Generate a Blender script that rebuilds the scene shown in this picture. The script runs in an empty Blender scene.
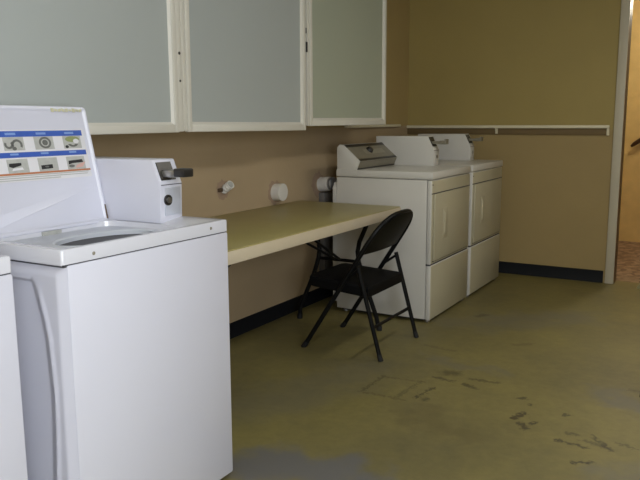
import bpy, bmesh, math, random
from mathutils import Vector, Matrix
random.seed(7)
sc = bpy.context.scene
COL = sc.collection
PI = math.pi

# ------------------------------------------------------------------ materials
def new_mat(name):
    m = bpy.data.materials.new(name); m.use_nodes = True
    nt = m.node_tree
    return m, nt, nt.nodes['Principled BSDF']

def lin(c):
    return tuple(((v/12.92) if v <= .04045 else ((v+.055)/1.055)**2.4) for v in c)

def rgb(r, g, b):
    return lin((r/255, g/255, b/255)) + (1,)

def mat(name, col, rough=.5, metal=0, spec=.5, var=.06, scale=6, bump=0, bscale=80, coat=0):
    m, nt, p = new_mat(name)
    p.inputs['Roughness'].default_value = rough
    p.inputs['Metallic'].default_value = metal
    p.inputs['Specular IOR Level'].default_value = spec
    p.inputs['Coat Weight'].default_value = coat
    tc = nt.nodes.new('ShaderNodeTexCoord')
    n = nt.nodes.new('ShaderNodeTexNoise'); n.inputs['Scale'].default_value = scale; n.inputs['Detail'].default_value = 5
    nt.links.new(tc.outputs['Object'], n.inputs['Vector'])
    mx = nt.nodes.new('ShaderNodeMix'); mx.data_type = 'RGBA'
    mx.inputs[6].default_value = tuple(c*(1-var) for c in col[:3]) + (1,)
    mx.inputs[7].default_value = tuple(min(1, c*(1+var)) for c in col[:3]) + (1,)
    nt.links.new(n.outputs['Fac'], mx.inputs[0])
    nt.links.new(mx.outputs[2], p.inputs['Base Color'])
    if bump:
        n2 = nt.nodes.new('ShaderNodeTexNoise'); n2.inputs['Scale'].default_value = bscale
        nt.links.new(tc.outputs['Object'], n2.inputs['Vector'])
        b = nt.nodes.new('ShaderNodeBump'); b.inputs['Strength'].default_value = bump; b.inputs['Distance'].default_value = .004
        nt.links.new(n2.outputs['Fac'], b.inputs['Height']); nt.links.new(b.outputs['Normal'], p.inputs['Normal'])
    return m

def wall_mat(name, col_low, col_up, zsplit):
    """painted plaster, lower and upper paint meeting behind the rail"""
    m, nt, p = new_mat(name)
    p.inputs['Roughness'].default_value = .55
    p.inputs['Specular IOR Level'].default_value = .3
    tc = nt.nodes.new('ShaderNodeTexCoord')
    sx = nt.nodes.new('ShaderNodeSeparateXYZ'); nt.links.new(tc.outputs['Object'], sx.inputs[0])
    gt = nt.nodes.new('ShaderNodeMath'); gt.operation = 'GREATER_THAN'; gt.inputs[1].default_value = zsplit
    nt.links.new(sx.outputs['Z'], gt.inputs[0])
    mx = nt.nodes.new('ShaderNodeMix'); mx.data_type = 'RGBA'
    mx.inputs[6].default_value = col_low; mx.inputs[7].default_value = col_up
    nt.links.new(gt.outputs[0], mx.inputs[0])
    n = nt.nodes.new('ShaderNodeTexNoise'); n.inputs['Scale'].default_value = 2.2; n.inputs['Detail'].default_value = 6
    nt.links.new(tc.outputs['Object'], n.inputs['Vector'])
    mr = nt.nodes.new('ShaderNodeMapRange'); mr.inputs[3].default_value = .9; mr.inputs[4].default_value = 1.1
    nt.links.new(n.outputs['Fac'], mr.inputs[0])
    m2 = nt.nodes.new('ShaderNodeMix'); m2.data_type = 'RGBA'; m2.blend_type = 'MULTIPLY'; m2.inputs[0].default_value = 1
    nt.links.new(mx.outputs[2], m2.inputs[6]); nt.links.new(mr.outputs[0], m2.inputs[7])
    nt.links.new(m2.outputs[2], p.inputs['Base Color'])
    n2 = nt.nodes.new('ShaderNodeTexNoise'); n2.inputs['Scale'].default_value = 45
    nt.links.new(tc.outputs['Object'], n2.inputs['Vector'])
    b = nt.nodes.new('ShaderNodeBump'); b.inputs['Strength'].default_value = .25; b.inputs['Distance'].default_value = .004
    nt.links.new(n2.outputs['Fac'], b.inputs['Height']); nt.links.new(b.outputs['Normal'], p.inputs['Normal'])
    return m

def floor_mat():
    m, nt, p = new_mat('worn_painted_concrete')
    N = nt.nodes.new; L = nt.links.new
    tc = N('ShaderNodeTexCoord')
    base = N('ShaderNodeTexNoise'); base.inputs['Scale'].default_value = 1.6; base.inputs['Detail'].default_value = 8; base.inputs['Roughness'].default_value = .65
    L(tc.outputs['Object'], base.inputs['Vector'])
    fine = N('ShaderNodeTexNoise'); fine.inputs['Scale'].default_value = 20; fine.inputs['Detail'].default_value = 9; fine.inputs['Roughness'].default_value = .72
    L(tc.outputs['Object'], fine.inputs['Vector'])
    r1 = N('ShaderNodeValToRGB')
    e = r1.color_ramp.elements
    e[0].position = .30; e[0].color = FLOOR_A
    e[1].position = .68; e[1].color = FLOOR_B
    L(base.outputs['Fac'], r1.inputs['Fac'])
    mr = N('ShaderNodeMapRange'); mr.inputs[1].default_value = .3; mr.inputs[2].default_value = .7; mr.inputs[3].default_value = .88; mr.inputs[4].default_value = 1.10
    L(fine.outputs['Fac'], mr.inputs[0])
    m2 = N('ShaderNodeMix'); m2.data_type = 'RGBA'; m2.blend_type = 'MULTIPLY'; m2.inputs[0].default_value = 1
    L(r1.outputs['Color'], m2.inputs[6]); L(mr.outputs[0], m2.inputs[7])
    cur = m2.outputs[2]
    # distorted coordinates make ragged edges of worn patches and scuffs
    dn = N('ShaderNodeTexNoise'); dn.inputs['Scale'].default_value = 7; dn.inputs['Detail'].default_value = 5
    L(tc.outputs['Object'], dn.inputs['Vector'])
    sub = N('ShaderNodeVectorMath'); sub.operation = 'SUBTRACT'; sub.inputs[1].default_value = (.5, .5, .5)
    L(dn.outputs['Color'], sub.inputs[0])
    def warped(k):
        s = N('ShaderNodeVectorMath'); s.operation = 'SCALE'; s.inputs['Scale'].default_value = k
        L(sub.outputs[0], s.inputs[0])
        a = N('ShaderNodeVectorMath'); a.operation = 'ADD'
        L(tc.outputs['Object'], a.inputs[0]); L(s.outputs[0], a.inputs[1])
        return a.outputs[0]
    wbig = warped(.42)
    dn2 = N('ShaderNodeTexNoise'); dn2.inputs['Scale'].default_value = 45; dn2.inputs['Detail'].default_value = 6; dn2.inputs['Roughness'].default_value = .7
    L(tc.outputs['Object'], dn2.inputs['Vector'])
    sub = N('ShaderNodeVectorMath'); sub.operation = 'SUBTRACT'; sub.inputs[1].default_value = (.5, .5, .5)
    L(dn2.outputs['Color'], sub.inputs[0])
    wsm = warped(.10)
    def stroke(cur, src, x0, y0, x1, y1, w, col, amt, soft):
        # distance from a segment drawn on the floor
        mp = N('ShaderNodeMapping'); mp.vector_type = 'TEXTURE'
        mp.inputs['Location'].default_value = ((x0+x1)/2, (y0+y1)/2, 0)
        mp.inputs['Rotation'].default_value = (0, 0, math.atan2(y1-y0, x1-x0))
        L(src, mp.inputs['Vector'])
        hl = math.hypot(x1-x0, y1-y0)/2
        ab = N('ShaderNodeVectorMath'); ab.operation = 'ABSOLUTE'; L(mp.outputs[0], ab.inputs[0])
        sb = N('ShaderNodeVectorMath'); sb.operation = 'SUBTRACT'; sb.inputs[1].default_value = (hl, 0, 0); L(ab.outputs[0], sb.inputs[0])
        mxv = N('ShaderNodeVectorMath'); mxv.operation = 'MAXIMUM'; mxv.inputs[1].default_value = (0, 0, 0); L(sb.outputs[0], mxv.inputs[0])
        fl = N('ShaderNodeVectorMath'); fl.operation = 'MULTIPLY'; fl.inputs[1].default_value = (1, 1, 0); L(mxv.outputs[0], fl.inputs[0])
        ln = N('ShaderNodeVectorMath'); ln.operation = 'LENGTH'; L(fl.outputs[0], ln.inputs[0])
        r = N('ShaderNodeMapRange'); r.interpolation_type = 'SMOOTHSTEP'
        r.inputs[1].default_value = w*(1-soft); r.inputs[2].default_value = w*(1+soft); r.inputs[3].default_value = amt; r.inputs[4].default_value = 0
        L(ln.outputs['Value'], r.inputs[0])
        mx = N('ShaderNodeMix'); mx.data_type = 'RGBA'; mx.inputs[7].default_value = col
        L(r.outputs[0], mx.inputs[0]); L(cur, mx.inputs[6])
        return mx.outputs[2]
    for a in PATCHES: cur = stroke(cur, wbig, *a)
    for a in SCUFFS: cur = stroke(cur, wsm, a[0], a[1], a[2], a[3], a[4]*1.05, a[5], a[6], a[7])
    L(cur, p.inputs['Base Color'])
    p.inputs['Roughness'].default_value = .5
    p.inputs['Specular IOR Level'].default_value = .35
    b = N('ShaderNodeBump'); b.inputs['Strength'].default_value = .2; b.inputs['Distance'].default_value = .004
    L(fine.outputs['Fac'], b.inputs['Height']); L(b.outputs['Normal'], p.inputs['Normal'])
    return m

def speckle_mat():
    m, nt, p = new_mat('speckled_hall_floor')
    N = nt.nodes.new; L = nt.links.new
    tc = N('ShaderNodeTexCoord')
    v = N('ShaderNodeTexVoronoi'); v.inputs['Scale'].default_value = 26; L(tc.outputs['Object'], v.inputs['Vector'])
    bw = N('ShaderNodeRGBToBW'); L(v.outputs['Color'], bw.inputs[0])
    r = N('ShaderNodeValToRGB'); e = r.color_ramp.elements
    e[0].position = .25; e[0].color = rgb(100, 72, 52); e[1].position = .8; e[1].color = rgb(158, 132, 108)
    L(bw.outputs[0], r.inputs['Fac']); L(r.outputs['Color'], p.inputs['Base Color'])
    p.inputs['Roughness'].default_value = .5
    return m

FLOOR_A = rgb(108, 100, 66); FLOOR_B = rgb(132, 122, 72)
GREY = rgb(104, 102, 98); DK = rgb(62, 52, 34); BR = rgb(88, 74, 46)
PATCHES = [  # x0,y0,x1,y1,halfwidth,colour,amount,softness
    (1.06, 1.84, 1.30, 1.93, .13, GREY, 1.0, .6), (1.3, 1.80, 1.65, 1.80, .08, GREY, .5, .8),
    (1.25, 4.15, 1.65, 4.45, .14, GREY, .45, .8), (1.0, 3.95, 1.3, 4.0, .10, GREY, .35, .8),
    (2.05, 3.15, 2.25, 3.05, .09, GREY, .6, .8), (1.15, 3.25, 1.5, 3.2, .06, GREY, .35, .8),
    (.75, 2.35, .9, 2.9, .16, GREY, .3, .9), (2.2, 2.35, 2.35, 2.5, .1, GREY, .45, .8),
    (1.35, 2.55, 1.6, 2.45, .07, BR, .3, .8),
]
SCUFFS = [
    # the old square outline left by a floor plate
    (1.03, 2.665, 1.035, 2.90, .008, DK, .5, .6), (1.035, 2.885, 1.24, 2.91, .006, BR, .55, .6), (1.22, 2.92, 1.20, 2.68, .008, DK, .42, .6),
    (1.05, 2.66, 1.25, 2.66, .006, BR, .6, .6), (1.275, 2.71, 1.305, 2.87, .008, DK, .75, .5), (1.32, 2.70, 1.325, 2.73, .012, DK, .6, .6),
    # scrapes in the middle of the floor
    (1.09, 4.17, 1.12, 4.22, .022, DK, .6, .8), (1.29, 3.09, 1.32, 3.10, .03, DK, .6, .8), (1.255, 3.0, 1.35, 2.99, .012, DK, .65, .7), (1.41, 2.98, 1.47, 2.955, .013, DK, .7, .6),
    (1.42, 3.06, 1.54, 3.07, .009, DK, .55, .6), (1.69, 2.94, 1.70, 2.94, .012, DK, .8, .5), (1.74, 2.88, 1.75, 2.88, .008, DK, .8, .5),
    (1.72, 2.70, 1.745, 2.77, .013, DK, .85, .5), (1.765, 2.66, 1.79, 2.62, .015, DK, .8, .5), (1.80, 2.68, 1.81, 2.70, .009, DK, .8, .5),
    (1.90, 2.84, 1.91, 2.85, .011, DK, .8, .6), (1.92, 2.58, 2.03, 2.56, .009, DK, .85, .5), (1.95, 2.66, 1.98, 2.66, .012, DK, .6, .7), (2.04, 2.68, 2.12, 2.58, .010, DK, .75, .6),
    (2.02, 2.62, 2.10, 2.60, .012, DK, .6, .7), (2.13, 2.66, 2.20, 2.64, .008, DK, .6, .6), (2.02, 2.41, 2.08, 2.45, .008, DK, .9, .4),
    (2.28, 2.64, 2.36, 2.58, .007, DK, .8, .5), (2.21, 2.31, 2.24, 2.30, .026, DK, .7, .6), (2.13, 2.27, 2.17, 2.19, .010, DK, .8, .5),
    (2.10, 3.28, 2.22, 3.27, .012, DK, .5, .7), (1.02, 3.45, 1.2, 3.43, .012, BR, .4, .8), (1.46, 3.7, 1.52, 3.75, .02, BR, .5, .8),
]
M = {}
M['wall_left'] = wall_mat('tan_wall_paint', rgb(174, 153, 122), rgb(174, 152, 102), 1.18)
M['wall_back'] = wall_mat('two_tone_wall_paint', rgb(164, 143, 98), rgb(166, 148, 92), 1.15)
M['wall_plain'] = mat('cream_wall_paint', rgb(170, 158, 126), .6)
M['ceiling'] = mat('ceiling_white', rgb(214, 212, 204), .7)
M['floor'] = floor_mat()
M['hall_floor'] = speckle_mat()
M['hall_wall'] = mat('hall_ochre_plaster', rgb(200, 168, 104), .6, var=.2, scale=9, bump=.9, bscale=22)
M['base'] = mat('black_rubber_base', rgb(20, 22, 26), .6, spec=.2)
M['trim'] = mat('door_casing_paint', rgb(194, 186, 166), .45)
M['jamb'] = mat('dark_jamb_wood', rgb(84, 66, 40), .5)  # jamb, darker brown than the casing
M['rail'] = mat('rail_cream_paint', rgb(224, 216, 188), .45)
M['railboard'] = mat('rail_brown_board', rgb(116, 98, 68), .6, spec=.2)  # darker than the wall: shade under the cap put into the colour
M['wash'] = mat('white_enamel_cool', rgb(208, 208, 219), .3, var=.015, scale=3, coat=.2)
M['washtop'] = mat('white_enamel_top', rgb(208, 208, 215), .22, var=.03, scale=4, coat=.3)
M['seam'] = mat('dark_seam', rgb(70, 70, 74), .6)
M['dry'] = mat('white_enamel_aged', rgb(206, 203, 196), .32, var=.03, scale=3, coat=.15)
M['dryfront'] = mat('almond_enamel', rgb(182, 175, 150), .34, var=.04, scale=3, coat=.1)  # front enamel carries painted-in shade as well as some yellowing
M['steel'] = mat('brushed_steel', rgb(170, 168, 165), .3, metal=.9, var=.1, scale=20)
M['palesteel'] = mat('pale_steel_plate', rgb(206, 210, 222), .3, metal=.35, var=.06)
M['tub'] = mat('tub_steel_grey', rgb(176, 184, 198), .35, metal=.3, var=.06)
M['tubring'] = mat('tub_ring_plastic', rgb(196, 200, 208), .4)
M['dark'] = mat('dark_plastic', rgb(36, 34, 33), .4)
M['panelgrey'] = mat('control_panel_grey', rgb(128, 122, 106), .45, var=.15, scale=14)
M['panellight'] = mat('control_panel_pale', rgb(146, 140, 122), .45, var=.1, scale=14)
M['paneldark'] = mat('control_panel_dark', rgb(46, 42, 36), .35)
M['blue'] = mat('label_blue', rgb(48, 84, 168), .45, var=.08, scale=40)
M['paleblue'] = mat('label_pale_blue', rgb(118, 148, 202), .45)
M['paper'] = mat('label_paper', rgb(214, 212, 214), .5)
M['picgrey'] = mat('label_picture_grey', rgb(172, 172, 166), .5, var=.2, scale=60)
M['picdark'] = mat('label_picture_dark', rgb(98, 98, 94), .5, var=.3, scale=80)
M['picblack'] = mat('label_picture_black', rgb(30, 30, 32), .5)
M['picgreen'] = mat('label_picture_green', rgb(138, 146, 96), .5, var=.3, scale=70)
M['picpink'] = mat('label_picture_pink', rgb(200, 160, 150), .5)
M['orange'] = mat('label_orange_line', rgb(176, 112, 72), .5)
M['residue'] = mat('sticker_residue', rgb(196, 192, 160), .7, var=.25, scale=60)
M['rust'] = mat('rust_chip', rgb(96, 78, 58), .8, var=.3, scale=60)
M['cabwhite'] = mat('cabinet_white_paint', rgb(214, 210, 198), .4, var=.04)
M['cabpanel'] = mat('cabinet_grey_panel', rgb(170, 175, 172), .5, var=.03, scale=2)
M['cabpanelgreen'] = mat('cabinet_greenish_panel', rgb(168, 173, 154), .5, var=.03, scale=2)  # same grey panel, green cast of the lighting mixed into the colour
M['cabside'] = mat('cabinet_side_tan', rgb(150, 128, 82), .5)
M['tabletop'] = mat('olive_laminate', rgb(160, 148, 94), .38, var=.08, scale=7)
M['tableedge'] = mat('pale_table_edge', rgb(204, 190, 164), .45, var=.08, scale=12)
M['black'] = mat('black_paint_metal', rgb(12, 12, 13), .5, spec=.2)
M['vinyl'] = mat('black_vinyl', rgb(10, 10, 11), .65, spec=.15, bump=.3, bscale=200)
M['rubber'] = mat('black_rubber', rgb(16, 16, 17), .7)
M['duct'] = mat('white_duct', rgb(214, 210, 202), .45, var=.05)
M['foil'] = mat('silver_foil', rgb(158, 158, 160), .35, metal=.7, var=.2, scale=40)
M['patch'] = mat('plaster_patch', rgb(158, 134, 112), .8, var=.12, scale=30)
M['patchdk'] = mat('wall_hole_dark', rgb(84, 66, 48), .9)
M['greybox'] = mat('grey_metal_box', rgb(104, 101, 98), .5)
M['pale'] = mat('pale_cloth', rgb(196, 192, 156), .8, var=.1, scale=20)
M['wood'] = mat('dark_handrail_wood', rgb(60, 38, 26), .35)
M['fixture'] = mat('lamp_fixture_white', rgb(230, 230, 228), .4)
def emit(name, col, st):
    m, nt, p = new_mat(name)
    p.inputs['Base Color'].default_value = (1, 1, 1, 1)
    p.inputs['Emission Color'].default_value = col; p.inputs['Emission Strength'].default_value = st
    return m
M['tube'] = emit('fluorescent_tube', (.9, .95, 1, 1), 6)
M['skypane'] = emit('frosted_daylit_pane', (.82, .9, 1, 1), 1.5)  # glowing pane of the added window
M['bulb'] = emit('warm_lamp_glow', (1, .8, .5, 1), 4)

# ------------------------------------------------------------------ mesh helpers
class MB:
    """collects shapes in world coordinates; build() links ONE mesh object"""
    def __init__(s): s.bm = bmesh.new(); s.mats = []
    def mi(s, m):
        if m not in s.mats: s.mats.append(m)
        return s.mats.index(m)
    def _merge(s, b, m, bev=0, seg=2):
        if bev:
            bmesh.ops.bevel(b, geom=b.edges[:], offset=bev, segments=seg, affect='EDGES', profile=.5)
        bmesh.ops.recalc_face_normals(b, faces=b.faces[:])
        i = s.mi(m); vm = {}
        for v in b.verts: vm[v] = s.bm.verts.new(v.co)
        for f in b.faces:
            try: nf = s.bm.faces.new([vm[v] for v in f.verts]); nf.material_index = i
            except ValueError: pass
        b.free(); return s
    def box(s, x0, x1, y0, y1, z0, z1, m, bev=0, rot=None, piv=None):
        b = bmesh.new()
        bmesh.ops.create_cube(b, size=1)
        for v in b.verts:
            v.co = Vector(((x0+x1)/2+v.co.x*(x1-x0), (y0+y1)/2+v.co.y*(y1-y0), (z0+z1)/2+v.co.z*(z1-z0)))
        if rot is not None:
            pv = Vector(piv)
            for v in b.verts: v.co = rot @ (v.co-pv) + pv
        return s._merge(b, m, bev)
    def prism(s, prof, y0, y1, m, bev=0, axis='y', seg=2):
        """prof in (x,z) extruded along y; axis 'x': prof in (y,z); 'z': prof in (x,y)"""
        b = bmesh.new()
        def P(p, t):
            return {'y': (p[0], t, p[1]), 'x': (t, p[0], p[1]), 'z': (p[0], p[1], t)}[axis]
        A = [b.verts.new(P(p, y0)) for p in prof]; B = [b.verts.new(P(p, y1)) for p in prof]
        b.faces.new(A); b.faces.new(B[::-1])
        n = len(prof)
        for i in range(n): b.faces.new([A[i], A[(i+1) % n], B[(i+1) % n], B[i]])
        return s._merge(b, m, bev, seg)
    def tube(s, pts, r, m, seg=10, closed=False, caps=True):
        b = bmesh.new(); pts = [Vector(p) for p in pts]; n = len(pts)
        rs = r if isinstance(r, (list, tuple)) else [r]*n
        rings = []; prev = None
        for i in range(n):
            if closed: d = pts[(i+1) % n]-pts[i-1]
            elif i == 0: d = pts[1]-pts[0]
            elif i == n-1: d = pts[-1]-pts[-2]
            else: d = (pts[i+1]-pts[i]).normalized()+(pts[i]-pts[i-1]).normalized()
            d.normalize()
            if prev is None:
                u = d.cross(Vector((0, 0, 1)))
                if u.length < .1: u = d.cross(Vector((0, 1, 0)))
            else: u = prev - d*prev.dot(d)
            u.normalize(); prev = u; w = d.cross(u)
            rings.append([b.verts.new(pts[i]+(u*math.cos(2*PI*k/seg)+w*math.sin(2*PI*k/seg))*rs[i]) for k in range(seg)])
        for i in range(n if closed else n-1):
            A = rings[i]; B = rings[(i+1) % n]
            for k in range(seg): b.faces.new([A[k], A[(k+1) % seg], B[(k+1) % seg], B[k]])
        if caps and not closed: b.faces.new(rings[0][::-1]); b.faces.new(rings[-1])
        return s._merge(b, m)
    def quad(s, pts, m):
        i = s.mi(m); f = s.bm.faces.new([s.bm.verts.new(p) for p in pts]); f.material_index = i; return s
    def build(s, name, parent=None, org=(0, 0, 0), smooth=True):
        me = bpy.data.meshes.new(name)
        o = Vector(org)
        for v in s.bm.verts: v.co -= o
        s.bm.to_mesh(me); s.bm.free()
        for m in s.mats: me.materials.append(M[m])
        if smooth:
            for p in me.polygons: p.use_smooth = True
            try: me.set_sharp_from_angle(angle=math.radians(35))
            except Exception: pass
        ob = bpy.data.objects.new(name, me); COL.objects.link(ob)
        if parent is not None: ob.parent = parent
        else: ob.location = o
        return ob

def tag(o, label, cat, group=None):
    o['label'] = label; o['category'] = cat
    if group: o['group'] = group
    return o
def thing(name, loc, label, cat, group=None):
    o = bpy.data.objects.new(name, None); o.empty_display_size = .1
    COL.objects.link(o); o.location = loc
    return tag(o, label, cat, group)
def struct(o): o['kind'] = 'structure'; return o
def copy_tree(o, parent=None):
    c = o.copy(); COL.objects.link(c)
    if parent is not None: c.parent = parent
    for ch in [x for x in o.children]: copy_tree(ch, c)
    return c
def arc(cx, cy, r, a0, a1, n):
    return [(cx+r*math.cos(math.radians(a0+(a1-a0)*i/n)), cy+r*math.sin(math.radians(a0+(a1-a0)*i/n))) for i in range(n+1)]

# ------------------------------------------------------------------ the room
RX, Y0, YB, CZ = 4.0, -2.2, 5.5514, 2.45
DX0, DX1, DZ = 1.692, 2.62, 2.07           # doorway in the far wall
WT = .12
struct(MB().box(-.12, RX+.12, Y0-.12, YB+WT, -.1, 0, 'floor').build('floor'))
struct(MB().box(-.12, RX+.12, Y0-.12, YB+WT, CZ, CZ+.1, 'ceiling').build('ceiling'))
struct(MB().box(-.12, 0, Y0-.12, YB+WT, 0, CZ, 'wall_left').build('wall_left'))
struct(MB().box(0, RX, Y0-.12, Y0, 0, CZ, 'wall_plain').build('wall_front'))
WX0, WX1, WZ0, WZ1 = -2.0, -.1, .75, 2.2  # opening for an invented window, out of view, added to supply side light
struct(MB().box(RX, RX+.12, Y0-.12, WX0, 0, CZ, 'wall_plain').box(RX, RX+.12, WX1, YB+WT, 0, CZ, 'wall_plain').box(RX, RX+.12, WX0, WX1, 0, WZ0, 'wall_plain')
       .box(RX, RX+.12, WX0, WX1, WZ1, CZ, 'wall_plain').build('wall_right'))
wn = struct(MB().box(RX-.01, RX+.08, WX0, WX0+.05, WZ0, WZ1, 'trim').box(RX-.01, RX+.08, WX1-.05, WX1, WZ0, WZ1, 'trim').box(RX-.01, RX+.08, (WX0+WX1)/2-.025, (WX0+WX1)/2+.025, WZ0+.05, WZ1-.05, 'trim')
            .box(RX-.01, RX+.08, WX0+.05, WX1-.05, WZ0, WZ0+.05, 'trim').box(RX-.01, RX+.08, WX0+.05, WX1-.05, WZ1-.05, WZ1, 'trim').build('window_1'))
MB().box(RX+.05, RX+.06, WX0+.04, WX1-.04, WZ0+.04, WZ1-.04, 'skypane').build('pane', wn)
struct(MB().box(0, DX0-.015, YB, YB+WT, 0, CZ, 'wall_back').box(DX1+.015, RX, YB, YB+WT, 0, CZ, 'wall_back')
       .box(DX0-.015, DX1+.015, YB, YB+WT, DZ+.015, CZ, 'wall_back').build('wall_back'))
struct(MB().prism([(0, 0), (.016, 0), (.009, .012), (.006, .082), (.0, .0865)], Y0, YB, 'base').build('baseboard_left'))
struct(MB().prism([(YB, 0), (YB-.016, 0), (YB-.009, .012), (YB-.006, .085), (YB, .092)], .016, 1.615, 'base', axis='x').build('baseboard_back'))
# door casing and jamb
cas = MB()
cas.box(1.630, DX0+.0, YB-.02, YB, 0, DZ+.062, 'trim', .004).box(DX1, DX1+.062, YB-.02, YB, 0, DZ+.062, 'trim', .004).box(DX0, DX1, YB-.0195, YB, DZ, DZ+.0615, 'trim', .004)
struct(cas.build('trim_1'))
jm = MB().box(DX0-.015, DX0, YB, YB+WT, 0, DZ, 'jamb').box(DX1, DX1+.015, YB, YB+WT, 0, DZ, 'jamb').box(DX0-.015, DX1+.015, YB, YB+WT, DZ, DZ+.015, 'jamb')
struct(jm.build('trim_2'))
# the rail across the far wall: pale cap over a board coloured dark for the cap's shade, with a bracket at the joint
struct(MB().box(0.0, 1.600, YB-.030, YB, 1.157, 1.180, 'rail', .004).box(0.0, 1.582, YB-.012, YB, 1.108, 1.157, 'railboard', .002)
       .prism([(YB-.012, 1.157), (YB-.028, 1.157), (YB-.018, 1.115), (YB-.012, 1.115)], .755, .773, 'rail', axis='x')
       .box(1.582, 1.600, YB-.02, YB, 1.105, 1.157, 'rail', .003).build('trim_3'))
# thin ledge carried on along the left wall past the cabinets
struct(MB().box(0, .03, 4.42, 5.34, 1.172, 1.192, 'rail', .003).build('trim_4'))
# hallway beyond the doorway
HB = 7.65
struct(MB().box(.2, 3.6, YB+WT, HB+.1, -.1, 0, 'hall_floor').build('floor_hall'))
struct(MB().box(.2, 3.6, HB, HB+.1, 0, CZ, 'hall_wall').build('wall_hall_back'))
struct(MB().box(.1, .2, YB+WT, HB+.1, 0, CZ, 'hall_wall').build('wall_hall_left'))
struct(MB().box(3.6, 3.7, YB+WT, HB+.1, 0, CZ, 'hall_wall').build('wall_hall_right'))
struct(MB().box(.1, 3.7, YB+WT, HB+.1, CZ, CZ+.1, 'ceiling').build('ceiling_hall'))

t = thing('handrail', (1.49, HB, .9), 'dark wooden handrail rising along the ochre wall beyond the doorway', 'handrail')
MB().tube([(1.50, HB-.06, .955), (1.53, HB-.065, .98), (1.62, HB-.065, 1.045), (2.6, HB-.065, 1.72)], [.012, .021, .022, .022], 'wood', 12).build('rail', t, t.location)
for bx in (1.66, 2.4):
    bz = 1.045+(bx-1.62)*.689
    MB().tube([(bx, HB-.001, bz-.07), (bx, HB-.05, bz-.07), (bx, HB-.063, bz-.02)], .008, 'steel', 8).build('bracket', t, t.location)

# ------------------------------------------------------------------ wall cabinets
def wall_cabinet(y0, y1, d0, d1, zb, zt, label, latch=False, holes=False, drop=0, sag=0, panel='cabpanel'):
    t = thing('wall_cabinet', (0, (y0+y1)/2, zb), label, 'cabinet', 'wall cabinets above the folding table')
    o = t.location
    bd = MB().box(0, .308, y0, y1, zb+.004, zt, 'cabwhite', .002).box(.307, .329, d1+.0025, y1, zb+.004, zt, 'cabwhite', .001)
    if d0-y0 > .01: bd.box(.307, .329, y0, d0-.0025, zb+.004, zt, 'cabwhite', .001)
    bd.build('body', t, o)
    if holes:
        MB().tube([(.3285, y1-.016, 1.518), (.3305, y1-.016, 1.518)], .007, 'dark', 10).build('screw_hole', t, o)
        MB().tube([(.3285, y1-.016, 1.401), (.3305, y1-.016, 1.401)], .005, 'dark', 10).build('screw_hole', t, o)
    w, bw = .027, .034
    fr = MB()
    fr.box(.309, .334, d0, d0+w, zb, zt-.02, 'cabwhite', .004).box(.309, .334, d1-w, d1, zb, zt-.02, 'cabwhite', .004)
    fr.box(.309, .3335, d0+w-.002, d1-w+.002, zb, zb+bw, 'cabwhite', .004).box(.309, .3335, d0+w-.002, d1-w+.002, zt-.02-bw, zt-.02, 'cabwhite', .004)
    d = fr.build('door', t, o)
    MB().box(.309, .319, d0+w-.004, d1-w+.004, zb+bw-.004, zt-.02-bw+.004, panel).build('panel', d)
    d.children[0].location = (0, 0, 0)
    for v in d.children[0].data.vertices: v.co -= o
    mo = MB()
    zz0, zz1, yy0, yy1 = zb+bw, zt-.02-bw, d0+w, d1-w
    mo.prism([(.319, yy0), (.328, yy0), (.319, yy0+.011)], zz0, zz1, 'cabwhite', axis='z').prism([(.319, yy1), (.328, yy1), (.319, yy1-.011)], zz0, zz1, 'cabwhite', axis='z')
    mo.prism([(.319, zz0), (.328, zz0), (.319, zz0+.011)], yy0, yy1, 'cabwhite').prism([(.319, zz1), (.328, zz1), (.319, zz1-.011)], yy0, yy1, 'cabwhite')
    mo.build('molding', d, o)
    d.location.z -= drop; d.rotation_euler.x = -sag
    if latch:
        MB().box(.300, .341, d1+.001, d1+.013, 1.60, 1.655, 'dark', .003).build('latch', t, o)
        MB().box(.30, .336, d1+.002, d1+.010, 1.70, 1.73, 'dark', .002).build('catch', t, o)
    return t
ZT = 2.2
wall_cabinet(1.24, 2.318, 1.262, 2.283, 1.180, ZT, 'wall cabinet with grey panel and white frame behind the raised washer lid, leftmost of three', holes=True)
wall_cabinet(2.3195, 3.353, 2.343, 3.346, 1.183, ZT, 'middle wall cabinet of three, grey panel in white frame, dark latch on right edge', latch=True, drop=.006, sag=.008)
wall_cabinet(3.373, 4.404, 3.396, 4.398, 1.196, ZT, 'wall cabinet nearest the far corner, greenish grey panel in white frame, above the dryers', panel='cabpanelgreen')

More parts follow.
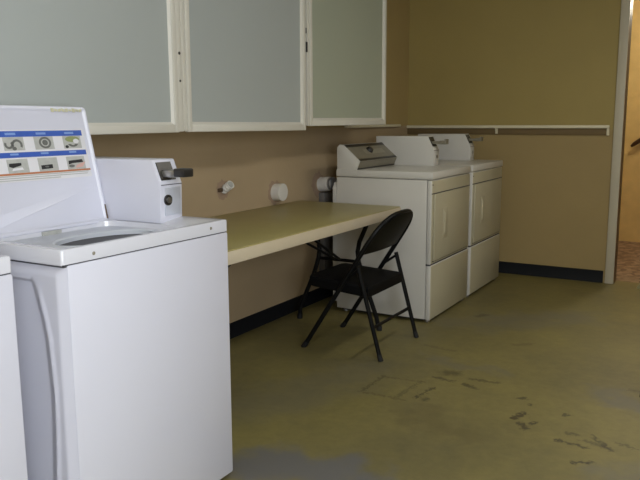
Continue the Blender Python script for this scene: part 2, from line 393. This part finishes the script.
# ------------------------------------------------------------------ washing machine
def washer():
    XB, XF, YN, YF, H, LIP = .352, 1.006, 1.040, 1.723, .912, .873
    o = Vector((XB, YN, 0))
    t = thing('washing_machine', o, 'white top loading coin washing machine with raised lid showing picture instructions', 'washing machine', 'white washing machines on the left')
    cab = MB().box(XB+.004, XF, YN+.016, YF, .022, LIP-.003, 'wash', .006).box(XB+.008, XF-.004, YN+.008, YF-.004, LIP-.008, LIP+.001, 'seam')
    # embossed side: grid with a long bowed recess and ridge near the front
    b = bmesh.new(); nx, nz = 120, 80; g = {}
    def edge(z):  # front boundary of the recess
        k = [(.25, .928), (.29, .931), (.42, .940), (.53, .943), (.61, .937), (.67, .933), (.72, .923), (.77, .909), (.81, .898), (.84, .885)]
        if z <= k[0][0]: return k[0][1]-(k[0][0]-z)*.12
        for (a, p), (c, q) in zip(k, k[1:]):
            if z <= c: return p+(q-p)*(z-a)/(c-a)
        return k[-1][1]
    for i in range(nx+1):
        for j in range(nz+1):
            x = XB+.006+(XF-.0035-XB-.006)*i/nx; z = .024+(LIP-.006-.024)*j/nz
            d = edge(z)-x; back = x-(2*.68-edge(z))
            rel = min(d, back) if z < .815 else -1
            h = .012
            if rel > 0:
                q = min(1, rel/.030); h -= .011*q*q*(3-2*q)
            if z < .815:
                h += .004*math.exp(-((d+.006)/.007)**2)*min(1, (.815-z)/.05)
            f = min(1, min(i, nx-i)/5, min(j, nz-j)/2)
            g[i, j] = b.verts.new((x, YN+.0155-h*f, z))
    for i in range(nx):
        for j in range(nz): b.faces.new([g[i, j], g[i+1, j], g[i+1, j+1], g[i, j+1]])
    cab._merge(b, 'wash')
    cab.build('cabinet', t, o)
    # dished top with an opening
    hx0, hx1, hy0, hy1 = XB+.225, XF-.04, YN+.075, YF-.115
    tp = MB()
    b = bmesh.new()
    def rr(x0, x1, y0, y1, r, z, n=5):
        P = []
        for cx, cy, a in ((x1-r, y1-r, 0), (x0+r, y1-r, 90), (x0+r, y0+r, 180), (x1-r, y0+r, 270)):
            P += [(p[0], p[1], z) for p in arc(cx, cy, r, a, a+90, n)]
        return [b.verts.new(p) for p in P]
    loops = [rr(XB+.007, XF-.007, YN+.007, YF-.007, .006, LIP-.004), rr(XB+.007, XF-.007, YN+.007, YF-.007, .006, LIP+.001), rr(XB+.006, XF-.004, YN+.006, YF-.006, .006, LIP), rr(XB, XF, YN, YF, .009, LIP), rr(XB, XF, YN, YF, .009, H-.005), rr(XB+.0015, XF-.0015, YN+.0015, YF-.0015, .009, H-.0012),
             rr(XB+.005, XF-.005, YN+.005, YF-.005, .010, H), rr(XB+.03, XF-.024, YN+.03, YF-.03, .02, H-.002), rr(hx0-.012, hx1+.012, hy0-.012, hy1+.012, .07, H-.013),
             rr(hx0, hx1, hy0, hy1, .065, H-.017), rr(hx0+.006, hx1-.006, hy0+.006, hy1-.006, .06, H-.05)]
    for A, B in zip(loops, loops[1:]):
        n = len(A)
        for k in range(n): b.faces.new([A[k], A[(k+1) % n], B[(k+1) % n], B[k]])
    for f in b.faces: f.normal_update()
    tp._merge(b, 'washtop')
    top = tp.build('top_panel', t, o)
    # tub ring inside the well, and basket
    cx, cy = (hx0+hx1)/2+.055, (hy0+hy1)/2
    tr = MB(); b = bmesh.new(); n = 48
    def rr2(x0, x1, y0, y1, r, z):
        P = []
        for px, py, a in ((x1-r, y1-r, 0), (x0+r, y1-r, 90), (x0+r, y0+r, 180), (x1-r, y0+r, 270)):
            P += [(p[0], p[1], z) for p in arc(px, py, r, a, a+90, 11)]
        return [b.verts.new(p) for p in P]
    def ring(rx, ry, z): return [b.verts.new((cx+rx*math.cos(2*PI*k/n), cy+ry*math.sin(2*PI*k/n), z)) for k in range(n)]
    R = [rr2(hx0+.004, hx1-.004, hy0+.004, hy1-.004, .06, H-.034), ring(.125, .205, H-.030), ring(.106, .180, H-.022), ring(.100, .172, H-.026), ring(.100, .172, H-.06)]
    for A, B in zip(R, R[1:]):
        for k in range(n): b.faces.new([A[k], A[(k+1) % n], B[(k+1) % n], B[k]])
    tr._merge(b, 'tubring'); tr.build('tub_ring', t, o)
    bk = MB(); b = bmesh.new()
    R = [ring(.104, .176, H-.055), ring(.14, .20, H-.10), ring(.14, .20, H-.45)]
    for A, B in zip(R, R[1:]):
        for k in range(n): b.faces.new([A[k], A[(k+1) % n], B[(k+1) % n], B[k]])
    b.faces.new(R[-1]); bk._merge(b, 'tub')
    bk.tube([(cx, cy, H-.45), (cx, cy, H-.3), (cx, cy, H-.16)], [.08, .045, .03], 'tubring', 16)
    bk.build('tub_basket', t, o)
    MB().box(hx0+.004, hx0+.0075, 1.325, 1.40, H-.043, H-.022, 'picgrey').build('well_label', t, o)
    # service screws in the front lip
    for y, z in ((1.144, .889), (1.634, .893)):
        MB().tube([(XF-.002, y, z), (XF+.0015, y, z), (XF+.003, y, z)], [.005, .005, .003], 'panelgrey', 10).build('screw', t, o)
    for x in (XB+.05, XF-.05):
        for y in (YN+.05, YF-.05):
            MB().tube([(x, y, 0), (x, y, .012), (x, y, .035)], [.02, .02, .012], 'rubber', 12).build('foot', t, o)
    # lid, hinged along its lower edge and leaning back
    A = Vector((.578, 0, .889)); U = Vector((-.088, 0, .387)).normalized(); N = Vector((U.z, 0, -U.x))
    y0, y1, hh = 1.135, 1.628, .404
    def LP(y, s, d=0): return A+Vector((0, y-.018, 0))+U*s+N*d
    ld = MB(); b = bmesh.new()
    def lring(ins, d, tilt=0):
        P = []
        r = max(.004, .016-ins)
        for cy_, cs_, a in ((y1-ins-r, hh-ins-r, 0), (y0+ins+r, hh-ins-r, 90), (y0+ins+r, ins+r, 180), (y1-ins-r, ins+r, 270)):
            P += [LP(p[0], p[1], d) for p in arc(cy_, cs_, r, a, a+90, 4)]
        return [b.verts.new(p) for p in P]
    Ls = [lring(.004, -.022), lring(0, -.018), lring(0, .0), lring(.003, .003), lring(.010, .003), lring(.016, -.002)]
    for Aa, Bb in zip(Ls, Ls[1:]):
        n2 = len(Aa)
        for k in range(n2): b.faces.new([Aa[k], Aa[(k+1) % n2], Bb[(k+1) % n2], Bb[k]])
    b.faces.new(Ls[0]); b.faces.new(Ls[-1])
    ld._merge(b, 'wash')
    # shallow crease pressed across the lower inside face
    b = bmesh.new()
    q = [(y0+.03, .060), (y1-.02, .138), (y1-.02, .13), (y0+.03, .02)]
    vs = [b.verts.new(LP(y, s, -.0018)) for y, s in q]; vm = [b.verts.new(LP((y0+y1)/2, .075, .003))]
    for k in range(4): b.faces.new([vs[k], vs[(k+1) % 4], vm[0]])
    ld._merge(b, 'wash')
    lid = ld.build('lid', t, o)
    for (ya, yb, sa, sb) in ((1.618, 1.6255, .012, .062), (1.600, 1.622, .002, .008)):
        MB().quad([LP(ya, sa, .0042), LP(yb, sa, .0042), LP(yb, sb, .0042), LP(ya+.002, sb, .0042)], 'rust').build('rust_chip', lid, o)
    rs = MB()
    for k in range(9):
        ya = 1.478+k*.0145; rs.quad([LP(ya, .384+.003*(k % 2), .0040), LP(ya+.0125, .383+.002*(k % 3), .0040), LP(ya+.0125, .396-.003*(k % 2), .0040), LP(ya, .397-.002*(k % 3), .0040)], 'residue')
    rs.build('sticker_residue', lid, o)
    # picture instructions stuck to the inside of the lid
    lb = MB(); e = [.0]
    def patch(ya, yb, sa, sb, m, lift):
        lb.quad([LP(ya-.004, sa+.009, lift), LP(yb-.004, sa+.009, lift), LP(yb-.004, sb+.009, lift), LP(ya-.004, sb+.009, lift)], m)
    def poly(pts, m, lift): lb.quad([LP(y-.004, s+.009, lift) for y, s in pts], m)
    l0, l1, l2, l3 = -.0012, -.0007, -.0002, .0003
    patch(1.150, 1.602, .155, .318, 'paper', l0)
    patch(1.152, 1.594, .2955, .314, 'blue', l1)
    patch(1.166, 1.597, .2305, .247, 'blue', l1)
    for k in range(4):
        yc = 1.168+k*.1135
        for (sa, sb, off) in ((.3015, .3085, .0), (.238, .244, .004)):   # washed-out heading words
            patch(yc+.012+off, yc+.050-off, sa, sb, 'paleblue', l2)
        patch(yc, yc+.075, .253, .295, 'picgrey', l1)
        patch(yc-.002, yc+.074, .183, .226, 'picgrey', l1)
    def blob(cy_, cs_, ry, rs_, m, lift, n=18, inner=0, a0=0, a1=360):
        if inner:
            for k in range(n):
                a, c = math.radians(a0+(a1-a0)*k/n), math.radians(a0+(a1-a0)*(k+1)/n)
                poly([(cy_+ry*math.cos(a), cs_+rs_*math.sin(a)), (cy_+ry*math.cos(c), cs_+rs_*math.sin(c)), (cy_+ry*inner*math.cos(c), cs_+rs_*inner*math.sin(c)), (cy_+ry*inner*math.cos(a), cs_+rs_*inner*math.sin(a))], m, lift)
        else: poly([(cy_+ry*math.cos(2*PI*k/n), cs_+rs_*math.sin(2*PI*k/n)) for k in range(n)], m, lift)
    # upper row: loading garments round the agitator, the dial, clothes with detergent
    blob(1.204, .274, .028, .017, 'picdark', l2, inner=.55, a0=20, a1=300)
    blob(1.300, .272, .016, .014, 'picdark', l2, inner=.5, a0=150, a1=400); blob(1.330, .270, .020, .018, 'picdark', l2, inner=.6, a0=-30, a1=200); blob(1.318, .259, .008, .006, 'picdark', l2)
    blob(1.436, .275, .024, .019, 'picdark', l2, inner=.66); blob(1.436, .275, .011, .009, 'picdark', l2)
    blob(1.548, .284, .030, .010, 'picgreen', l2); blob(1.548, .268, .020, .010, 'picdark', l2, inner=.4, a0=180, a1=360); blob(1.521, .259, .007, .005, 'picblack', l2); blob(1.562, .277, .012, .008, 'paper', l3)
    # lower row: coins pushed into the slide
    poly([(1.172, .194), (1.205, .190), (1.215, .204), (1.176, .207)], 'picblack', l2)
    poly([(1.285, .203), (1.298, .199), (1.330, .206), (1.330, .214), (1.286, .213)], 'picblack', l2); poly([(1.292, .190), (1.335, .192), (1.332, .200), (1.298, .197)], 'paper', l2)
    poly([(1.402, .189), (1.447, .191), (1.447, .204), (1.402, .202)], 'picblack', l2); blob(1.424, .197, .008, .003, 'picdark', l3)
    poly([(1.512, .199), (1.530, .203), (1.575, .205), (1.572, .215), (1.514, .212)], 'picblack', l2); poly([(1.538, .186), (1.570, .190), (1.585, .206), (1.568, .203), (1.545, .196)], 'picpink', l2); blob(1.524, .194, .012, .005, 'picdark', l2)
    patch(1.150, 1.600, .1765, .1825, 'orange', l2)
    for s, ya, yb in ((.172, 1.15, 1.59), (.1655, 1.15, 1.585), (.159, 1.15, 1.47)):
        patch(ya, yb, s, s+.0028, 'picgrey', l2)
    lb.build('instruction_sheet', lid, o, smooth=False)
    # low console behind the lid
    MB().prism([(XB+.004, H-.014), (XB+.004, H+.13), (XB+.022, H+.135), (XB+.095, H+.045), (XB+.085, H-.014)], YN+.04, 1.606, 'wash', .004).build('control_console', t, o)
    # coin meter case on the right end
    y0, y1 = 1.610, 1.719
    mc = MB().prism([(.385, .898), (.385, 1.107), (.786, 1.108), (.819, 1.028), (.8155, .898)], y0, y1, 'wash', .004)
    mc.prism([(.81, 1.0235), (.81, 1.026), (.820, 1.026), (.820, 1.0235)], y0+.006, y1-.003, 'seam')
    case = mc.build('coin_meter_case', t, o)
    R = Matrix.Rotation(0, 3, 'Y')
    def slant(z, d): return .786+(1.108-z)*(.033/.08)+d
    MB().prism([(slant(1.098, .0), 1.098), (slant(1.098, .004), 1.099), (slant(1.040, .004), 1.040), (slant(1.040, 0), 1.040)], y0+.012, y1-.028, 'paneldark').build('slide_plate', case, o)
    sl = MB().box(.795, .862, y0+.024, y0+.072, 1.050, 1.074, 'steel', .004)
    sl.box(.857, .905, y0+.022, y0+.070, 1.052, 1.080, 'dark', .005)
    sl.build('coin_slide', case, o)
    MB().box(.814, .8195, y0+.022, y1-.008, .922, 1.016, 'palesteel', .002).build('coin_box_door', case, o)
    lk = MB().tube([(.819, y0+.034, .974), (.824, y0+.034, .974)], .018, 'dark', 16).tube([(.824, y0+.034, .974), (.830, y0+.034, .974)], .010, 'steel', 12).build('lock', case, o)
    return t
W1 = washer()
W1.rotation_euler.x = -.005      # stands a little out of level
W0 = copy_tree(W1)
W0.rotation_euler.x = 0
W0.location.y = .902-(1.723-1.040)
W0.scale.z = 1.012
W0['label'] = 'white washing machine cut off by the left edge, only its front corner showing'

# ------------------------------------------------------------------ dryers
def dryer():
    XB, XF, YN, YF, H, S = .240, .886, 3.866, 4.558, .921, .876
    o = Vector((XB, YN, 0))
    t = thing('clothes_dryer', o, 'white coin clothes dryer beside the table end, with slanted dark control console on top', 'clothes dryer', 'white clothes dryers by the far corner')
    MB().box(XB, XF-.033, YN, YF, .02, S-.003, 'dry', .005).build('cabinet', t, o)
    MB().prism([(YN+.01, .06), (YN+.01, .80), (YN+.03, .835), (YF-.03, .835), (YF-.01, .80), (YF-.01, .06)], XB-.034, XB, 'dry', .003, axis='x').build('back_panel', t, o)
    MB().box(XB-.002, XF+.003, YN-.002, YF+.002, S, H, 'dry', .007).build('top_panel', t, o)
    # front panels
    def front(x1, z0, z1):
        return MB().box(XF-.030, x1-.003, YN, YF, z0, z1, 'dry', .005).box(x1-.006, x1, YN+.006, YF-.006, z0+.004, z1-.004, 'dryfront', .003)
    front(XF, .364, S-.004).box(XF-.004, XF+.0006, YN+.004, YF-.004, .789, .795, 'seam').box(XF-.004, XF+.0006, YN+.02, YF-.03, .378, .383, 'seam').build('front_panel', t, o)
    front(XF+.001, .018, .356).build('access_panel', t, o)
    MB().box(XF-.036, XF-.008, YN+.003, YF-.003, .354, .366, 'seam').build('gap_strip', t, o)
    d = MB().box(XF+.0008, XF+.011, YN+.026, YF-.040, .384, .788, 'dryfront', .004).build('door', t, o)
    hd = MB()
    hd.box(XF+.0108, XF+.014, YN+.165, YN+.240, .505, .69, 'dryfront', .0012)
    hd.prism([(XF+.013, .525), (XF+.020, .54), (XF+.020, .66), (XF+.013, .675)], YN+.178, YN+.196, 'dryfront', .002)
    hd.build('door_handle', d, o)
    for z in (.47, .70):
        MB().box(XF, XF+.010, YF-.056, YF-.040, z-.022, z+.022, 'panelgrey', .002).build('hinge', t, o)
    MB().box(XB+.03, XF-.05, YN+.02, YF-.02, .010, .025, 'dark').build('base_pan', t, o)
    MB().tube([(XF-.005, YN+.012, .845), (XF+.002, YN+.012, .845)], .005, 'dark', 8).build('screw', t, o)
    for x in (XB+.05, XF-.03):
        for y in (YN+.035, YF-.035):
            MB().tube([(x, y, 0), (x, y, .012), (x, y, .032)], [.016, .016, .010], 'steel', 10).build('foot', t, o)
    # control console
    y0, y1 = YN+.004, 4.431
    pf = [(.243, H-.003), (.242, 1.058), (.262, 1.077), (.292, 1.070), (.402, .975), (.379, H-.003)]
    c = MB().prism(pf, y0, y0+.010, 'dry', .002).prism([(x-.002 if x > .25 else x, z-.002 if z > 1 else z) for x, z in pf], y0+.009, y1, 'dry')
    con = c.build('control_console', t, o)
    P0, P1 = Vector((.290, 0, 1.071)), Vector((.402, 0, .975)); D = P1-P0; Nn = Vector((-D.z, 0, D.x)).normalized()
    Nn = Nn if Nn.x > 0 else -Nn
    def CP(y, s, d): return P0+D*s+Vector((0, y, 0))+Nn*d
    fp = MB()
    def slab(ya, yb, sa, sb, m, th):
        b = bmesh.new()
        vs = [b.verts.new(CP(y, s, d)) for d in (-.001, th) for y, s in ((ya, sa), (yb, sa), (yb, sb), (ya, sb))]
        for f in ((0, 1, 2, 3), (7, 6, 5, 4), (0, 4, 5, 1), (1, 5, 6, 2), (2, 6, 7, 3), (3, 7, 4, 0)): b.faces.new([vs[i] for i in f])
        fp._merge(b, m)
    slab(y0+.012, y1, .0, 1.0, 'panelgrey', .001)
    slab(y0+.012, y1, -.02, .14, 'paneldark', .002)
    slab(y0+.012, y1, .88, .99, 'paneldark', .002)
    slab(y0+.18, y1-.09, .34, .62, 'panellight', .0016)
    fp.prism([(.401, .973), (.4035, .973), (.381, H-.001), (.3785, H-.001)], y0+.012, y1, 'panelgrey')
    fp.prism([(.3845, .930), (.387, .930), (.3825, H-.001), (.380, H-.001)], y0+.012, y1, 'paneldark')
    fp.build('control_panel', con, o)
    kc = CP(4.135, .42, .002)
    MB().tube([kc, kc+Nn*.006, kc+Nn*.018], [.026, .024, .020], 'dark', 20).build('knob', con, o)
    # coin meter case
    y0, y1 = 4.433, 4.535
    mc = MB().prism([(.243, H-.003), (.243, 1.117), (.624, 1.119), (.670, 1.028), (.669, H-.003)], y0, y1, 'dry', .004)
    mc.prism([(.664, 1.022), (.664, 1.0245), (.671, 1.0245), (.671, 1.022)], y0+.004, y1-.003, 'seam')
    case = mc.build('coin_meter_case', t, o)
    def slant(z, d): return .624+(1.119-z)*(.046/.091)+d
    MB().prism([(slant(1.112, .0), 1.112), (slant(1.112, .004), 1.113), (slant(1.05, .004), 1.05), (slant(1.05, 0), 1.05)], y0+.010, y1-.022, 'paneldark').build('slide_plate', case, o)
    sl = MB().box(.635, .705, y0+.022, y0+.068, 1.066, 1.084, 'panelgrey', .003).box(.700, .748, y0+.018, y0+.072, 1.064, 1.088, 'panelgrey', .004).box(.736, .748, y0+.018, y0+.072, 1.080, 1.099, 'panelgrey', .003)
    sl.build('coin_slide', case, o)
    MB().box(.668, .6725, y0+.012, y1-.010, .940, 1.014, 'dry', .002).build('coin_box_door', case, o)
    MB().tube([(.672, y0+.05, .98), (.677, y0+.05, .98)], .013, 'steel', 14).build('lock', case, o)
    return t
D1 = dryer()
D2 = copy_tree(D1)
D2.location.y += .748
D2['label'] = 'white coin clothes dryer standing farther back, against the far wall'

# ------------------------------------------------------------------ folding table
TX, TY0, TY1, TZ, TT = .717, 1.967, 3.797, .718, .060
t = thing('folding_table', (.36, (TY0+TY1)/2, 0), 'long folding table with olive laminate top and pale edge along the left wall', 'table')
o = t.location
tt = MB().box(.004, TX-.004, TY0+.004, TY1-.004, TZ-.012, TZ, 'tabletop', .003)
tt.box(.002, TX, TY0, TY1, TZ-TT, TZ-.006, 'tableedge', .003)
tt.build('tabletop', t, o)
cxx = .405
for ly, lean in ((3.587, -1), (2.09, 1)):
    for sgn in (-1, 1):
        pts = [(cxx+sgn*.275, ly, .0), (cxx+sgn*.255, ly, .08), (cxx+sgn*.17, ly, .30), (cxx+sgn*.138, ly, .40), (cxx+sgn*.130, ly, .46), (cxx+sgn*.142, ly, .52), (cxx+sgn*.183, ly, .61), (cxx+sgn*.20, ly, .664)]
        if sgn < 0: pts[0] = (cxx-.276, ly, 0); pts[1] = (cxx-.27, ly, .08)
        lg = MB().tube(pts, .0135, 'black', 10).build('leg', t, o)
        MB().tube([(pts[0][0], ly, 0), (pts[0][0], ly, .02), (pts[0][0]-sgn*.004, ly, .035)], [.017, .017, .0145], 'rubber', 10).build('foot_cap', lg, o)
    MB().tube([(cxx-.14, ly, .40), (cxx+.14, ly, .40)], .010, 'black', 8).build('crossbar', t, o)
    MB().tube([(cxx-.20, ly, .655), (cxx+.20, ly, .655)], .011, 'black', 8).build('pivot_bar', t, o)
    for dx in (-.05, .05):
        MB().tube([(cxx+dx*.3, ly, .40), (cxx+dx, ly+lean*.36, .575), (cxx+dx, ly+lean*.42, .664)], .008, 'black', 8).build('brace', t, o)

# ------------------------------------------------------------------ folding chair
t = thing('folding_chair', (.69, 3.32, 0), 'black metal folding chair drawn up to the front edge of the table', 'chair')
o = t.location
YA, YC = 3.098, 3.546
def fx(z): return .455+z*.640
fp = [(fx(0.0), YA, 0.0)] + [(fx(z), YA+(.0 if z < .5 else .0), z) for z in (.25, .5, .60)]
cy = (YA+YC)/2; hw = (YC-YA)/2
ar = []
for i in range(1, 16):
    a = PI*i/16
    ar.append((fx(.60+.150*math.sin(a)**.85), cy-hw*math.copysign(abs(math.cos(a))**.75, math.cos(a)), .60+.150*math.sin(a)**.85))
pts = fp+ar+[(x, YC, z) for x, y, z in fp[::-1]]
fr = MB().tube(pts, .0125, 'black', 10).build('frame', t, o)
for y in (YA, YC):
    MB().tube([(fx(0)-.004, y, 0), (fx(.02), y, .02), (fx(.035), y, .035)], [.0145, .0145, .0135], 'rubber', 10).build('foot_cap', fr, o)
bk = MB(); b = bmesh.new(); g = {}
nu, nv = 20, 8
for i in range(nu+1):
    u = -1+2*i/nu
    zt = .60+.150*max(0, 1-abs(u)**2.6)**.5
    y = cy+u*(hw-.002)
    for j in range(nv+1):
        z = .545+(zt-.545)*j/nv
        bow = .022*(1-u*u)
        g[i, j] = [b.verts.new((fx(z)+bow-.005, y, z)), b.verts.new((fx(z)+bow+.004, y, z-.002))]
for s in (0, 1):
    for i in range(nu):
        for j in range(nv): b.faces.new([g[i, j][s], g[i+1, j][s], g[i+1, j+1][s], g[i, j+1][s]])
for i in range(nu):
    for j in (0, nv): b.faces.new([g[i, j][0], g[i+1, j][0], g[i+1, j][1], g[i, j][1]])
for j in range(nv):
    for i in (0, nu): b.faces.new([g[i, j][0], g[i, j+1][0], g[i, j+1][1], g[i, j][1]])
bk._merge(b, 'black'); bk.build('backrest', t, o)
# padded seat tipping slightly to the rear
def sz(x): return .402-(x-.45)*.065
st = MB()
b = bmesh.new()
sp = [(.47, YA+.05), (.485, YA+.02), (.52, YA+.014), (.80, YA+.002), (.845, YA+.004), (.852, YA+.03), (.852, YC-.03), (.845, YC-.004), (.80, YC-.002), (.52, YC-.014), (.485, YC-.02), (.47, YC-.05)]
lv = []
def inset(p, k): return (.66+(p[0]-.66)*k, cy+(p[1]-cy)*k)
for dz, k in ((-.056, .95), (-.050, .99), (-.008, 1), (.0, .975), (.006, .85), (.008, .5)):
    lv.append([b.verts.new((inset(p, k)[0], inset(p, k)[1], sz(inset(p, k)[0])+dz)) for p in sp])
for A, B in zip(lv, lv[1:]):
    n = len(A)
    for k in range(n): b.faces.new([A[k], A[(k+1) % n], B[(k+1) % n], B[k]])
b.faces.new(lv[0][::-1]); b.faces.new(lv[-1])
st._merge(b, 'vinyl'); st.build('seat', t, o)
def rx(z): return .928-z*.275
for y, s in ((YA-.013, 1), (YC+.013, -1)):
    yi = y
    lg = MB().tube([(rx(0), yi, 0), (rx(.25), yi, .25), (rx(.485), yi, .485)], .0115, 'black', 10).build('leg', t, o)
    MB().tube([(rx(0)+.003, yi, 0), (rx(.02), yi, .02), (rx(.035), yi, .035)], [.0135, .0135, .0125], 'rubber', 10).build('foot_cap', lg, o)
    MB().tube([(rx(.47), yi, .47), (rx(.44)-.05, yi+s*.006, .44), (fx(.42)-.0, yi+s*.012, .415)], .007, 'black', 8).build('link', t, o)
MB().tube([(rx(.17), YA-.013, .17), (rx(.17), YC+.013, .17)], .009, 'black', 8).build('stretcher', t, o)

# ------------------------------------------------------------------ things on the left wall
def wall_ring(mb, y, z, r0, r1, m, seed):
    rnd = random.Random(seed); n = 26
    P = [(r1*(1+rnd.uniform(-.14, .14))) for _ in range(n)]
    b = bmesh.new()
    A = [b.verts.new((.0035, y+r0*math.cos(2*PI*k/n), z+r0*math.sin(2*PI*k/n))) for k in range(n)]
    B = [b.verts.new((.0005, y+P[k]*math.cos(2*PI*k/n), z+P[k]*math.sin(2*PI*k/n))) for k in range(n)]
    for k in range(n): b.faces.new([A[k], A[(k+1) % n], B[(k+1) % n], B[k]])
    mb._merge(b, m)
G = 'dryer vent stubs along the left wall'
# broken ribbed stub
t = thing('wall_vent', (0, 3.01, .86), 'small torn ribbed white vent stub poking from the left wall near the washer', 'vent', G); o = t.location
mb = MB(); wall_ring(mb, 3.005, .855, .022, .055, 'patch', 3); mb.build('plaster_patch', t, o)
ax = [Vector((.0, 3.012, .852))+Vector((.075, -.012, .045))*(i/16) for i in range(13)]
MB().tube(ax, [.019+.005*(1 if i % 4 < 2 else -.4) for i in range(13)], 'duct', 16).build('hose', t, o)
MB().tube([ax[-1], ax[-1]+Vector((.003, -.0005, .002))], [.017, .016], 'picgrey', 14).build('hose_end', t, o)
MB().box(.001, .018, 2.955, 2.985, .845, .865, 'patchdk', .003).build('wall_gap', t, o)
# capped stub
t = thing('wall_vent', (0, 3.52, .794), 'round white capped vent on the left wall just above the table', 'vent', G); o = t.location
mb = MB(); wall_ring(mb, 3.515, .792, .045, .072, 'patch', 5); mb.build('plaster_patch', t, o)
MB().tube([(.0, 3.52, .795), (.052, 3.52, .7975), (.060, 3.52, .7975), (.062, 3.52, .7975), (.058, 3.52, .7975), (.057, 3.52, .7975)], [.052, .053, .053, .048, .042, .002], 'duct', 28).build('cap', t, o)
# duct stub next to dryer
t = thing('wall_vent', (0, 4.06, .805), 'white vent duct stub with silver end beside the dryer on the left wall', 'vent', G); o = t.location
mb = MB(); wall_ring(mb, 4.045, .800, .04, .085, 'patch', 8); mb.build('plaster_patch', t, o)
n = 12
MB().tube([(.0+.085*i/n, 4.075-.01*i/n, .800+.008*i/n) for i in range(n+1)], [.046+(.003 if i % 3 == 1 else 0) for i in range(n+1)], 'duct', 22).build('collar', t, o)
MB().tube([(.083, 4.065, .808), (.108, 4.058, .811), (.111, 4.057, .811), (.103, 4.058, .811)], [.044, .043, .037, .003], 'foil', 22).build('end_cap', t, o)
# grey box column below it
t = tag(MB().box(.003, .05, 4.045, 4.24, .092, .745, 'greybox', .004).build('utility_box', None, (.025, 4.09, .092)), 'tall grey metal box on the left wall behind the far table end', 'box')

# ------------------------------------------------------------------ odd things at the right edge
mb = MB(); b = bmesh.new(); nr = 20; R = []
for j, (r, z) in enumerate(((.085, .0), (.088, .012), (.080, .04), (.06, .075), (.035, .105), (.012, .118))):
    R.append([b.verts.new((1.955+r*(1+.12*math.sin(3*a+j)+.08*math.sin(5*a))*math.cos(a), 5.46+r*.7*(1+.1*math.cos(4*a+j))*math.sin(a), z)) for a in [2*PI*k/nr for k in range(nr)]])
for A, B in zip(R, R[1:]):
    for k in range(nr): b.faces.new([A[k], A[(k+1) % nr], B[(k+1) % nr], B[k]])
b.faces.new(R[0][::-1]); b.faces.new(R[-1]); mb._merge(b, 'pale')
tag(mb.build('cloth_bundle', None, (1.955, 5.46, 0)), 'pale rounded bundle on the floor in the doorway, cut by the right edge', 'cloth')
tag(MB().prism([(2.146, 0), (2.150, .05), (2.25, .05), (2.30, 0)], 3.20, 3.27, 'rubber', .004).build('door_wedge', None, (2.2, 3.23, 0)), 'small black wedge lying on the floor at the right edge', 'wedge')  # stand-in shape for a dark foot tip that could not be identified

# ------------------------------------------------------------------ lamps
def tube_lamp(x, y, energy, col, label):
    t = thing('ceiling_light', (x, y, CZ-.09), label, 'lamp', 'ceiling lights'); o = t.location
    MB().box(x-.15, x+.15, y-.62, y+.62, CZ-.05, CZ, 'fixture', .004).build('housing', t, o)
    for dx in (-.07, .07):
        MB().tube([(x+dx, y-.6, CZ-.07), (x+dx, y+.6, CZ-.07)], .016, 'tube', 12).build('tube', t, o)
    L = bpy.data.lights.new('lamp_light', 'AREA'); L.shape = 'RECTANGLE'; L.size = .3; L.size_y = 1.2; L.energy = energy; L.color = col
    lo = bpy.data.objects.new('lamp_light', L); COL.objects.link(lo); lo.location = (x, y, CZ-.1)
    return lo
L = bpy.data.lights.new('window_daylight', 'AREA'); L.shape = 'RECTANGLE'; L.size = 1.8; L.size_y = 1.35; L.energy = 116; L.color = (.86, .92, 1)  # added area lamp at the invented window, main light from the side
lo = bpy.data.objects.new('window_daylight', L); COL.objects.link(lo); lo.location = (RX-.02, (WX0+WX1)/2, (WZ0+WZ1)/2); lo.rotation_euler = (PI/2, 0, PI/2)
tube_lamp(2.3, .75, 16, (.93, .96, 1.0), 'ceiling light with two tubes above the camera side of the room')
tube_lamp(2.3, 3.6, 13, (1.0, .95, .82), 'dim ceiling light with two tubes toward the far doorway')
t = thing('ceiling_light', (1.9, 6.6, CZ-.1), 'warm round ceiling lamp in the hallway', 'lamp', 'ceiling lights')
MB().tube([(1.9, 6.6, CZ), (1.9, 6.6, CZ-.03), (1.9, 6.6, CZ-.09), (1.9, 6.6, CZ-.11)], [.14, .15, .12, .02], 'bulb', 24).build('shade', t, t.location)
L = bpy.data.lights.new('hall_light', 'POINT'); L.energy = 30; L.color = (1, .92, .74); L.shadow_soft_size = .12
lo = bpy.data.objects.new('hall_light', L); COL.objects.link(lo); lo.location = (1.9, 6.6, CZ-.2)

w = bpy.data.worlds.new('World'); sc.world = w; w.use_nodes = True
w.node_tree.nodes['Background'].inputs[0].default_value = (.5, .55, .6, 1)
w.node_tree.nodes['Background'].inputs[1].default_value = .05

# ------------------------------------------------------------------ camera
yaw, pit, rol = math.radians(30.165), math.radians(9.405), math.radians(-.3307)
fw = Vector((-math.sin(yaw)*math.cos(pit), math.cos(yaw)*math.cos(pit), -math.sin(pit)))
rt = Vector((math.cos(yaw), math.sin(yaw), 0)); up = rt.cross(fw)
rt2 = rt*math.cos(rol)+up*math.sin(rol); up2 = -rt*math.sin(rol)+up*math.cos(rol)
cd = bpy.data.cameras.new('camera'); cam = bpy.data.objects.new('camera', cd); COL.objects.link(cam)
cam.matrix_world = Matrix(((rt2.x, up2.x, -fw.x, 2.4675), (rt2.y, up2.y, -fw.y, -.1795), (rt2.z, up2.z, -fw.z, 1.232), (0, 0, 0, 1)))
cd.sensor_width = 36; cd.sensor_fit = 'HORIZONTAL'; cd.lens = 726.72/640*36; cd.clip_start = .05
sc.camera = cam
vs = sc.view_settings
vs.view_transform = 'Standard'; vs.look = 'None'; vs.gamma = 1; vs.use_curve_mapping = False; vs.exposure = 0
